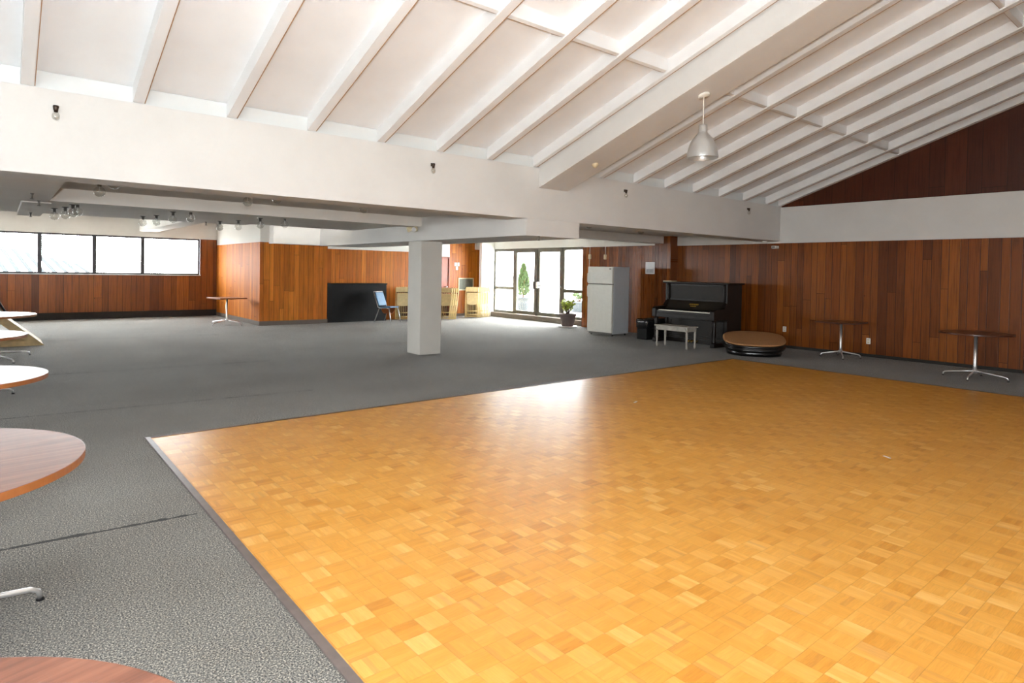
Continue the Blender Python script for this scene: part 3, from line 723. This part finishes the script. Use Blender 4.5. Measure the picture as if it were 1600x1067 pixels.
# piano bench
t = thing('piano_bench', 'small grey painted bench with turned legs in front of the piano', 'bench', (11.38, 7.90, 0), 0)
obj('seat_top', bx(-0.03, 0.37, -0.03, 0.85, 0.46, 0.485), M['benchp'], t, bevel=0.006)
bm = bmesh.new(); box(bm, 0.0, 0.02, 0.04, 0.78, 0.375, 0.46); box(bm, 0.32, 0.34, 0.04, 0.78, 0.375, 0.46); box(bm, 0.02, 0.32, 0.0, 0.02, 0.375, 0.46); box(bm, 0.02, 0.32, 0.80, 0.82, 0.375, 0.46)
obj('apron', bm, M['benchp'], t)
for xx in (0.02, 0.32):
    for yy in (0.02, 0.80):
        bm = bmesh.new(); box(bm, xx - 0.022, xx + 0.022, yy - 0.022, yy + 0.022, 0.36, 0.46)
        lathe(bm, [(0.014, 0.0), (0.018, 0.03), (0.026, 0.06), (0.018, 0.08), (0.024, 0.22), (0.027, 0.33), (0.02, 0.345), (0.026, 0.362)], 14, xx, yy); obj('leg', bm, M['benchp'], t, True)

# bins between fridge and piano
t = thing('waste_bin', 'black waste bin lined with a shiny black bag beside the refrigerator', 'bin', (12.20, 9.72, 0), R(-4))
bm = bmesh.new(); prism(bm, [(0.0, -0.10, 0), (0.26, -0.10, 0), (0.26, 0.22, 0), (0.0, 0.22, 0)], (0, 0, 0.40)); obj('bin_body', bm, M['black'], t, bevel=0.015)
bm = bmesh.new()
lathe(bm, [(0.16, 0.27), (0.185, 0.30), (0.178, 0.36), (0.19, 0.42), (0.182, 0.48), (0.17, 0.50), (0.15, 0.46), (0.13, 0.35), (0.01, 0.30)], 44, 0.13, 0.06, 0.95, 1.05, 4.0)
for v in bm.verts: v.co += Vector((rnd(), rnd(), rnd())) * 0.008
obj('bin_liner', bm, M['bag'], t, True)
t2 = thing('storage_box', 'plain black box squeezed between the waste bin and the piano', 'box', (12.60, 9.56, 0))
obj('box_body', bx(0, 0.34, -0.02, 0.42, 0.0, 0.46), M['black'], t2, bevel=0.01); obj('box_lid', bx(-0.01, 0.35, -0.03, 0.43, 0.46, 0.50), M['black'], t2, bevel=0.01)

# ------------------------------------------------------------------ round low platform beside the piano
t = thing('round_ottoman', 'low rounded black vinyl ottoman with tan board top tilted up against the wall', 'ottoman', (12.0, 6.72, 0), R(-57))
tl = R(8.5)
def tilt_bm(bm, z):
    rot = Matrix.Translation((0, 0, z)) @ Matrix.Rotation(tl, 4, 'X') @ Matrix.Translation((0, 0, -z))
    bmesh.ops.transform(bm, matrix=rot, verts=bm.verts)
bm = bmesh.new(); lathe(bm, [(0.60, 0.305), (0.645, 0.31), (0.65, 0.325), (0.645, 0.335), (0.60, 0.337)], 72, n=2.7, sx=0.93, sy=0.93); tilt_bm(bm, 0.30); obj('board_top', bm, M['particle'], t, True)
bm = bmesh.new(); lathe(bm, [(0.56, 0.15), (0.62, 0.165), (0.645, 0.20), (0.635, 0.235), (0.60, 0.245), (0.63, 0.25), (0.645, 0.275), (0.63, 0.303), (0.60, 0.305)], 72, n=2.7, sx=0.93, sy=0.93); tilt_bm(bm, 0.30); obj('padded_side', bm, M['tyre'], t, True)
bm = bmesh.new(); lathe(bm, [(0.50, 0.0), (0.56, 0.01), (0.58, 0.06), (0.56, 0.10), (0.54, 0.17)], 60, n=2.5, sx=0.93, sy=0.93); obj('base_ring', bm, M['tyre'], t, True)

# wall bits on the right wall
def outlet(x, y, z, label, axis='y'):
    t = thing('wall_outlet', label, 'outlet', (x, y, z))
    obj('cover_plate', bx(-0.008, 0.0, -0.04, 0.04, -0.06, 0.06), M['whitep'], t, bevel=0.003)
    bm = bmesh.new()
    for dz in (-0.026, 0.026): box(bm, -0.011, -0.008, -0.018, 0.018, dz - 0.014, dz + 0.014)
    obj('socket', bm, M['beige'], t)
outlet(XW, 5.185, 0.32, 'white wall outlet on the wood wall between the two chrome-legged tables')
outlet(XW, 6.95, 0.42, 'small white outlet low on the wood wall behind the tan-topped ottoman')
t = thing('wall_notice', 'glossy white paper notice pinned to wood wall right of refrigerator', 'notice', (13.425, 10.52, 1.77))
obj('sheet', bx(-0.006, 0.0, -0.15, 0.15, -0.16, 0.16), M['paper'], t)
bm = bmesh.new(); box(bm, -0.008, -0.006, -0.12, 0.12, -0.13, -0.03); obj('printed_block', bm, plain('pale_grey_print', srgb(190, 192, 196), 0.4), t)
# small emergency light at the beam end on the right
t = thing('smoke_detector', 'small white dome detector on the beam end above right wall', 'detector', (13.40, 7.3, 2.405))
bm = bmesh.new(); lathe(bm, [(0.02, -0.045), (0.05, -0.035), (0.06, 0.0)], 20); obj('cover', bm, M['whitep'], t, True)
t['label'] = 'small white dome fixed under the beam corner above the right wall'
t = thing('wall_sensor', 'small white sensor box high on the wood wall at beam corner', 'sensor', (XW, 7.18, 2.27))
obj('housing', bx(-0.16, 0.0, -0.05, 0.05, -0.03, 0.03), M['whitep'], t, bevel=0.008); bm = bmesh.new(); box(bm, -0.17, -0.16, -0.035, 0.035, -0.02, 0.02); obj('lens', bm, M['gasket'], t)

# ------------------------------------------------------------------ bar front, chair, folding chairs
t = thing('bar_counter', 'long plain black counter front below the wood panelled bar wall', 'counter', (7.43, 17.62, 0))
obj('front_panel', bx(0, 1.98, 0, 0.05, 0, 1.13), M['black'], t); obj('counter_top', bx(0, 2.0, -0.02, 0.25, 1.13, 1.165), M['black'], t, bevel=0.004)
obj('end_panel', bx(1.94, 1.98, 0.05, 0.25, 0, 1.13), M['black'], t)

t = thing('stacking_chair', 'pale blue vinyl chair with chrome legs in front of the black counter', 'chair', (9.12, 16.98, 0), R(-62))
# local: x forward, y left
bm = bmesh.new(); prism(bm, [(-0.20, -0.22, 0.44), (0.24, -0.23, 0.455), (0.24, 0.23, 0.455), (-0.20, 0.22, 0.44)], (0, 0, 0.035)); obj('seat', bm, M['blue'], t, bevel=0.012)
bm = bmesh.new(); prism(bm, [(-0.20, -0.20, 0.50), (-0.34, -0.20, 0.90), (-0.34, 0.20, 0.90), (-0.20, 0.20, 0.50)], (0.03, 0, 0.012)); obj('backrest', bm, M['blue'], t, bevel=0.01)
for s in (-1, 1):
    bm = bmesh.new(); tube(bm, [(-0.06, s * 0.235, 0.43), (-0.19, s * 0.235, 0.46), (-0.36, s * 0.225, 0.92)], 0.014); obj('back_frame', bm, M['alu'], t, True)
    for f_, fx, tx in (('front', 0.30, 0.20), ('rear', -0.30, -0.14)):
        bm = bmesh.new(); tube(bm, [(tx, s * 0.235, 0.44), (fx, s * 0.27, 0.0)], 0.013); obj('leg', bm, M['alu'], t, True)
    bm = bmesh.new(); tube(bm, [(-0.15, s * 0.235, 0.438), (0.21, s * 0.235, 0.445)], 0.012); obj('seat_rail', bm, M['alu'], t, True)
bm = bmesh.new(); tube(bm, [(-0.36, -0.225, 0.92), (-0.36, 0.225, 0.92)], 0.014); obj('top_rail', bm, M['alu'], t, True)
bm = bmesh.new()
N_ = 10; pa = []
for k in range(N_ + 1):
    a = k / N_; yv = -0.20 + 0.40 * a; zv = 0.43 - 0.17 * math.sin(a * PI); pa.append((yv, zv))
for (y0_, z0_), (y1_, z1_) in zip(pa, pa[1:]): prism(bm, [(-0.12, y0_, z0_), (-0.12, y1_, z1_), (-0.12, y1_, z1_ + 0.008), (-0.12, y0_, z0_ + 0.008)], (0.26, 0, 0))
obj('under_sling', bm, M['tan'], t)

def folding_chair():
    t = thing('folding_chair', 'x', 'folding chair', (0, 0, 0), 0)
    w2 = 0.21; H_ = 1.06
    for s in (-1, 1):
        bm = bmesh.new(); tube(bm, [(s * w2, 0, 0.02), (s * w2, 0.0, 0.5), (s * (w2 - 0.005), 0, H_ - 0.05), (s * (w2 - 0.05), 0, H_)], 0.016, 8); obj('frame_rail', bm, M['cream'], t, True)
        bm = bmesh.new(); tube(bm, [(s * (w2 - 0.04), 0.03, 0.03), (s * (w2 - 0.04), 0.03, 0.62)], 0.013, 8); obj('rear_leg', bm, M['cream'], t, True)
    obj('back_slat', bx(-w2, w2, -0.012, 0.012, 0.90, H_ - 0.01), M['creamseat'], t, bevel=0.005)
    bm = bmesh.new(); pts = [(-0.17, 0.0, 0.86), (0.17, 0.0, 0.86), (0.175, 0.0, 0.52)] + [(0.175 * math.cos(a), 0.0, 0.52 - 0.07 * math.sin(a)) for a in [PI * k / 8 for k in range(1, 8)]] + [(-0.175, 0, 0.52)]
    prism(bm, pts, (0, -0.022, 0)); obj('seat', bm, M['creamseat'], t, bevel=0.004)
    for z_ in (0.12, 0.24): bm = bmesh.new(); tube(bm, [(-w2, 0, z_), (w2, 0, z_)], 0.011, 8); obj('stretcher', bm, M['cream'], t, True)
    bm = bmesh.new(); tube(bm, [(-w2 + 0.04, 0.03, 0.05), (w2 - 0.04, 0.03, 0.05)], 0.011, 8); obj('stretcher', bm, M['cream'], t, True)
    bm = bmesh.new()
    for k in range(5): box(bm, -0.12 + k * 0.055, -0.11 + k * 0.055, 0.012, 0.02, 0.12, 0.50)
    obj('brace', bm, M['brass'], t)
    bm = bmesh.new(); tube(bm, [(-w2 - 0.004, 0.0, 0.885), (w2 + 0.004, 0.0, 0.885)], 0.007, 6); obj('pivot_rod', bm, M['brass'], t)
    return t
fc = folding_chair(); first = True
def place(x, y, rot, lean, label, group):
    global first
    if first: o = fc; first = False; o.location = (x, y, 0); o['label'] = label; o['group'] = group
    else: o = dup(fc, (x, y, 0), 0, label, group)
    o.rotation_euler = (R(lean), 0, R(rot)); return o
# stack right of the column, against the back wall
ordn = ['frontmost', 'second', 'third', 'fourth', 'fifth', 'sixth', 'seventh', 'eighth']
for k in range(8):
    place(12.42 + 0.085 * k, 17.22 + 0.02 * k, -38, -5 - 0.5 * k, '%s cream folding chair counted from the left in the leaning row under the wall grille' % ordn[k], 'folded chairs right of the column')
# stack partly behind the column
for k in range(5):
    place(9.86 + 0.10 * k, 17.40 + 0.04 * k, -30, -6, '%s cream folding chair leaning beside the black counter, left of the column' % ordn[k] if k < 2 else '%s cream folding chair from the black counter, leaning mostly behind the column' % ordn[k], 'folded chairs left of the column')
for k in range(4):
    place(11.16 + 0.085 * k, 17.02 + 0.01 * k, -56, -11 - k, 'cream folding chair leaning just right of the column, %s from the column' % ordn[k].replace('frontmost', 'first'), 'folded chairs just right of the column')

# wall grille and switches on the back wall
t = thing('wall_grille', 'grey green metal grille on the wood wall above the folded chairs', 'vent', (12.92, YK, 1.17))
obj('frame', bmesh_frame_x(-0.33, 0.33, -0.03, 0.0, -0.26, 0.18, 0.03), M['beige'], t)
obj('mesh_panel', bx(-0.30, 0.30, -0.012, 0.0, -0.23, 0.15), M['vent'], t)
bm = bmesh.new()
for k in range(9): box(bm, -0.30, 0.30, -0.018, -0.012, -0.21 + k * 0.04, -0.203 + k * 0.04)
box(bm, -0.012, 0.012, -0.022, -0.012, -0.23, 0.15); obj('louvre', bm, M['frame'], t)
for k, (xx, zz, nm) in enumerate(((12.47, 1.83, 'upper left'), (12.59, 1.83, 'upper right'), (12.53, 1.69, 'lower'))):
    t = thing('switch_plate', '%s of three small white switch plates clustered on the far wood wall' % nm, 'switch', (xx, YK, zz))
    obj('plate', bx(-0.045, 0.045, -0.008, 0.0, -0.06, 0.06), M['whitep'], t, bevel=0.003); obj('rocker', bx(-0.012, 0.012, -0.016, -0.008, -0.02, 0.02), M['beige'], t)

# ------------------------------------------------------------------ wooden ramp and stand at the left edge
t = thing('wooden_ramp', 'pale plywood wedge-shaped ramp frame standing behind the left tables', 'ramp', (0.70, 15.2, 0))
bm = bmesh.new()
def bar(bm, p, q, w_, d0, d1):
    p, q = Vector(p), Vector(q); d = (q - p).normalized(); n_ = Vector((-d.z, 0, d.x)) * w_
    prism(bm, [(p.x, d0, p.z), (q.x, d0, q.z), (q.x + n_.x, d0, q.z + n_.z), (p.x + n_.x, d0, p.z + n_.z)], (0, d1 - d0, 0))
for ya in (0.0, 0.9):
    bm = bmesh.new(); prism(bm, [(0, ya, 0.0), (-1.9, ya, 0), (-1.9, ya, 0.10), (-0.18, ya, 0.10)], (0, 0.03, 0))
    prism(bm, [(-0.0, ya, 0.0), (-0.18, ya, 0.10), (-0.30, ya, 0.10), (-1.2, ya, 0.92), (-1.2, ya, 1.12)], (0, 0.03, 0)); obj('side_frame', bm, M['ply'], t)
bm = bmesh.new(); prism(bm, [(-0.02, 0.03, 0.02), (-1.2, 0.03, 1.12), (-1.2, 0.03, 1.09), (-0.02, 0.03, -0.00)], (0, 0.87, 0)); obj('ramp_board', bm, M['ply'], t)
bm = bmesh.new(); box(bm, -1.9, -1.84, 0.0, 0.93, 0.1, 1.1); box(bm, -1.9, -1.2, 0.0, 0.93, 1.1, 1.14); obj('rear_frame', bm, M['ply'], t)
t = thing('leaning_easel', 'dark metal easel leg leaning behind the wooden ramp at the left edge', 'easel', (0.10, 17.6, 0))
bm = bmesh.new(); tube(bm, [(0.28, 0, 0.0), (-0.50, 0.0, 1.55)], 0.022); obj('leg', bm, M['black'], t, True)
bm = bmesh.new(); tube(bm, [(-0.9, 0.5, 0.0), (-0.50, 0.02, 1.52)], 0.018); obj('leg', bm, M['black'], t, True)
bm = bmesh.new(); tube(bm, [(-1.28, 0, 0.0), (-0.52, 0.0, 1.55)], 0.022); obj('leg', bm, M['black'], t, True)
bm = bmesh.new(); prism(bm, [(0.10, 0.02, 0.28), (-0.44, 0.02, 1.35), (-0.55, 0.02, 1.35), (-1.1, 0.02, 0.28)], (0, 0.02, 0)); obj('grey_board', bm, M['gasket'], t)

# ------------------------------------------------------------------ bulbs and other lamps
def bulb_proto():
    t = thing('globe_bulb', 'x', 'light bulb', (0, 0, 0))
    bm = bmesh.new(); lathe(bm, [(0.045, 0.0), (0.045, -0.008), (0.022, -0.014), (0.022, -0.055), (0.018, -0.06)], 16); so = obj('socket', bm, M['steel'], t, True)
    bm = bmesh.new(); sphere(bm, (0, 0, -0.120), 0.062, 20, 14); gl_ = obj('glass_globe', bm, M['bulb'], t, True)
    bm = bmesh.new(); tube(bm, [(0, 0, -0.06), (0, 0, -0.10)], 0.006, 6); tube(bm, [(0, 0, -0.10), (0.015, 0, -0.125), (-0.015, 0, -0.125), (0, 0, -0.10)], 0.0015, 5); obj('filament', bm, M['chrome'], gl_)
    return t
bp = bulb_proto(); bfirst = True
def ray(u, v):
    return mt @ Vector(((u - CX) / FPX, (v - CY) / FPX, 1))
def at_z(u, v, z):
    d = ray(u, v); k = (z - 1.6) / d.z; return Vector((d.x * k, d.y * k, z))
def at_y(u, v, y):
    d = ray(u, v); k = y / d.y; return Vector((d.x * k, y, 1.6 + d.z * k))
def put_bulb(p, label, group):
    global bfirst
    if bfirst: bp.location = p; bp['label'] = label; bp['group'] = group; bfirst = False
    else: dup(bp, p, 0, label, group)
G1 = 'bulbs in the bay behind the beam'; G2 = 'bulbs in the second bay'
BL = [((0.93, 8.9, 2.585), 'clear globe bulb hanging nearest the left edge just behind the long beam', G1),
      ((0.95, 7.85, 2.585), 'globe bulb half hidden by the long beam, right of the leftmost hanging globe', G1),
      ((2.55, 8.65, 2.585), 'clear globe bulb with dark socket behind the middle of the long beam', G1),
      ((2.70, 7.95, 2.585), 'globe bulb peeking below the long beam right of the middle one', G1),
      ((4.05, 8.30, 2.585), 'rightmost globe bulb of the front bay, left of the plastered column', G1),
      ((0.67, 12.0, 2.455), 'farthest bulb of the left cluster, clear with dark T-shaped socket', G2),
      ((0.78, 11.6, 2.455), 'second farthest globe of the left cluster above the first mullion', G2),
      ((0.83, 11.0, 2.455), 'third globe of the left cluster, under a grey socket', G2),
      ((0.86, 10.7, 2.455), 'nearest and rightmost globe of the left cluster of four', G2),
      ((1.95, 12.55, 2.455), 'dim clear bulb with T socket, leftmost of the middle row of four', G2),
      ((2.08, 12.1, 2.455), 'bright globe second from the left in the middle row of four', G2),
      ((2.14, 11.1, 2.455), 'globe with white socket plate, third in the middle row of four', G2),
      ((2.30, 10.65, 2.455), 'rightmost globe in the middle row of four', G2),
      ((3.22, 12.6, 2.455), 'small dim bulb leftmost of the right-hand row by the wood block', G2),
      ((3.41, 12.1, 2.455), 'second globe of the right-hand row, before the wood block corner', G2),
      ((3.52, 11.2, 2.455), 'third globe of the right-hand row, above the wood block', G2),
      ((3.75, 10.65, 2.455), 'faint rightmost globe of the right-hand row, tucked behind the cross beam', G2),
      ((8.35, 7.95, 2.60), 'globe bulb under the beam above the refrigerator', 'bulbs right of the column beam'),
      ((10.2, 8.25, 2.60), 'globe bulb under the beam above the waste bin', 'bulbs right of the column beam')]
for p, lb, g in BL: put_bulb(p, lb, g)
# bare socket
t = thing('bare_socket', 'empty dark bulb socket under the bay ceiling near column', 'socket', (3.72, 8.45, 2.585))
bm = bmesh.new(); lathe(bm, [(0.02, -0.06), (0.022, -0.01), (0.03, 0)], 12); obj('socket_body', bm, M['brass'], t, True)
# bulbs on the face of the beam
for (u, v), lb in (((87, 172), 'small clear bulb with dark socket on the beam face near the left corner'),
                   ((675, 260), 'small clear bulb with dark socket on the beam face above the column'),
                   ((976, 300), 'small clear bulb with dark socket on the beam face below the pendant lamp'),
                   ((1168, 328), 'small clear bulb with dark socket on the beam face near the right wall')):
    p = at_y(u, v, YB)
    t = thing('beam_bulb', lb, 'light bulb', p)
    bm = bmesh.new(); lathe(bm, [(0.016, -0.025), (0.018, 0.0), (0.024, 0.02), (0.022, 0.035)], 14, 0, -0.035); box(bm, -0.02, 0.02, -0.02, 0.0, 0.0, 0.04); obj('socket', bm, M['brass'], t, True)
    bm = bmesh.new(); sphere(bm, (0, -0.035, -0.062), 0.032, 16, 12, 1.25); obj('glass_globe', bm, M['bulb'], t, True)
# twin spot on the beam over the column
t = thing('twin_spotlight', 'pair of white emergency spotlights on the beam above the column', 'spotlight', (6.10, 10.28, 2.38))
obj('mount', bx(-0.04, 0.0, -0.05, 0.05, -0.05, 0.05), M['beige'], t, bevel=0.008)
for s in (-1, 1):
    bm = bmesh.new(); d = Vector((-0.75, -s * 0.55, -0.35)).normalized(); p0 = Vector((-0.05, -s * 0.07, 0.01)); tube(bm, [p0 - d * 0.02, p0 + d * 0.02, p0 + d * 0.09, p0 + d * 0.10], [0.025, 0.04, 0.055, 0.05], 16); h = obj('spot_head', bm, M['beige'], t, True)
    bm = bmesh.new(); tube(bm, [p0 + d * 0.098, p0 + d * 0.106], 0.044, 16); obj('lens', bm, M['shadein'], h)
# pendant lamp under the big beam
t = thing('pendant_lamp', 'spun aluminium bell pendant lamp hanging from the big sloping beam', 'lamp', (6.64, 4.45, 3.03))
bm = bmesh.new(); lathe(bm, [(0.186, 0.0), (0.188, 0.012), (0.183, 0.05), (0.172, 0.11), (0.150, 0.18), (0.120, 0.235), (0.085, 0.275), (0.058, 0.305), (0.052, 0.33), (0.052, 0.395), (0.048, 0.405), (0.01, 0.405),
                                 (0.01, 0.395), (0.045, 0.39), (0.048, 0.30), (0.080, 0.265), (0.115, 0.228), (0.145, 0.175), (0.167, 0.105), (0.178, 0.05), (0.183, 0.004), (0.186, 0.0)], 48, cap=False); obj('lamp_shade', bm, M['shade'], t, True)
bm = bmesh.new(); tube(bm, [(0, 0, 0.40), (0, 0, 0.77)], 0.006, 8); obj('cord', bm, M['whitep'], t)
bm = bmesh.new(); lathe(bm, [(0.066, 0.745), (0.072, 0.755), (0.068, 0.79)], 24); rot = Matrix.Translation((0, 0, 0.77)) @ Matrix.Rotation(-math.atan(SL), 4, 'X') @ Matrix.Translation((0, 0, -0.77)); bmesh.ops.transform(bm, matrix=rot, verts=bm.verts); obj('canopy', bm, M['whitep'], t, True)
bm = bmesh.new(); sphere(bm, (0, 0, 0.11), 0.05); obj('bulb', bm, M['shadein'], t, True)
# ceramic lampholder on the big beam
p = Vector((6.66, 6.25, 2.88 + SL * 0.85))
t = thing('ceramic_lampholder', 'small cream ceramic lampholder under the lower end of the sloping beam', 'lampholder', p)
bm = bmesh.new(); lathe(bm, [(0.02, -0.05), (0.028, -0.03), (0.05, -0.012), (0.052, 0.02)], 18); obj('body', bm, M['beige'], t, True)
# sprinkler heads
for (u, v, z), lb in zip(((50, 306, 2.41), (61, 317, 2.40), (48, 335, 2.40), (322, 349, 2.455), (842, 372, 2.152)),
                         ('sprinkler stub below the ceiling at far left, largest of three', 'sprinkler stub at left just beyond the largest one', 'tiny sprinkler stub above the left window, farthest of three', 'tiny sprinkler stub left of the right-hand bulb row', 'sprinkler stub under the deep beam left of the glass doors')):
    p = at_z(u, v, z - 0.03); p.z = z
    t = thing('sprinkler', lb, 'sprinkler', p)
    bm = bmesh.new(); lathe(bm, [(0.004, -0.07), (0.02, -0.066), (0.02, -0.06), (0.008, -0.055), (0.012, -0.02), (0.02, -0.004), (0.022, 0.0)], 10); obj('head', bm, M['steel'], t, True)
# scraps on the dance floor
for (u, v, s_, rt), lb in (((993, 628, 0.05, 20), 'small white paper scrap on the parquet near its far edge'), ((1386, 714, 0.04, 60), 'tiny white scrap on the parquet toward the right')):
    p = at_z(u, v, 0.0105); bm = bmesh.new(); box(bm, -s_, s_, -s_ * 0.25, s_ * 0.25, 0, 0.001)
    o = obj('paper_scrap', bm, M['paper'], None, False, p); o.rotation_euler = (0, 0, R(rt)); tag(o, lb, 'paper scrap')
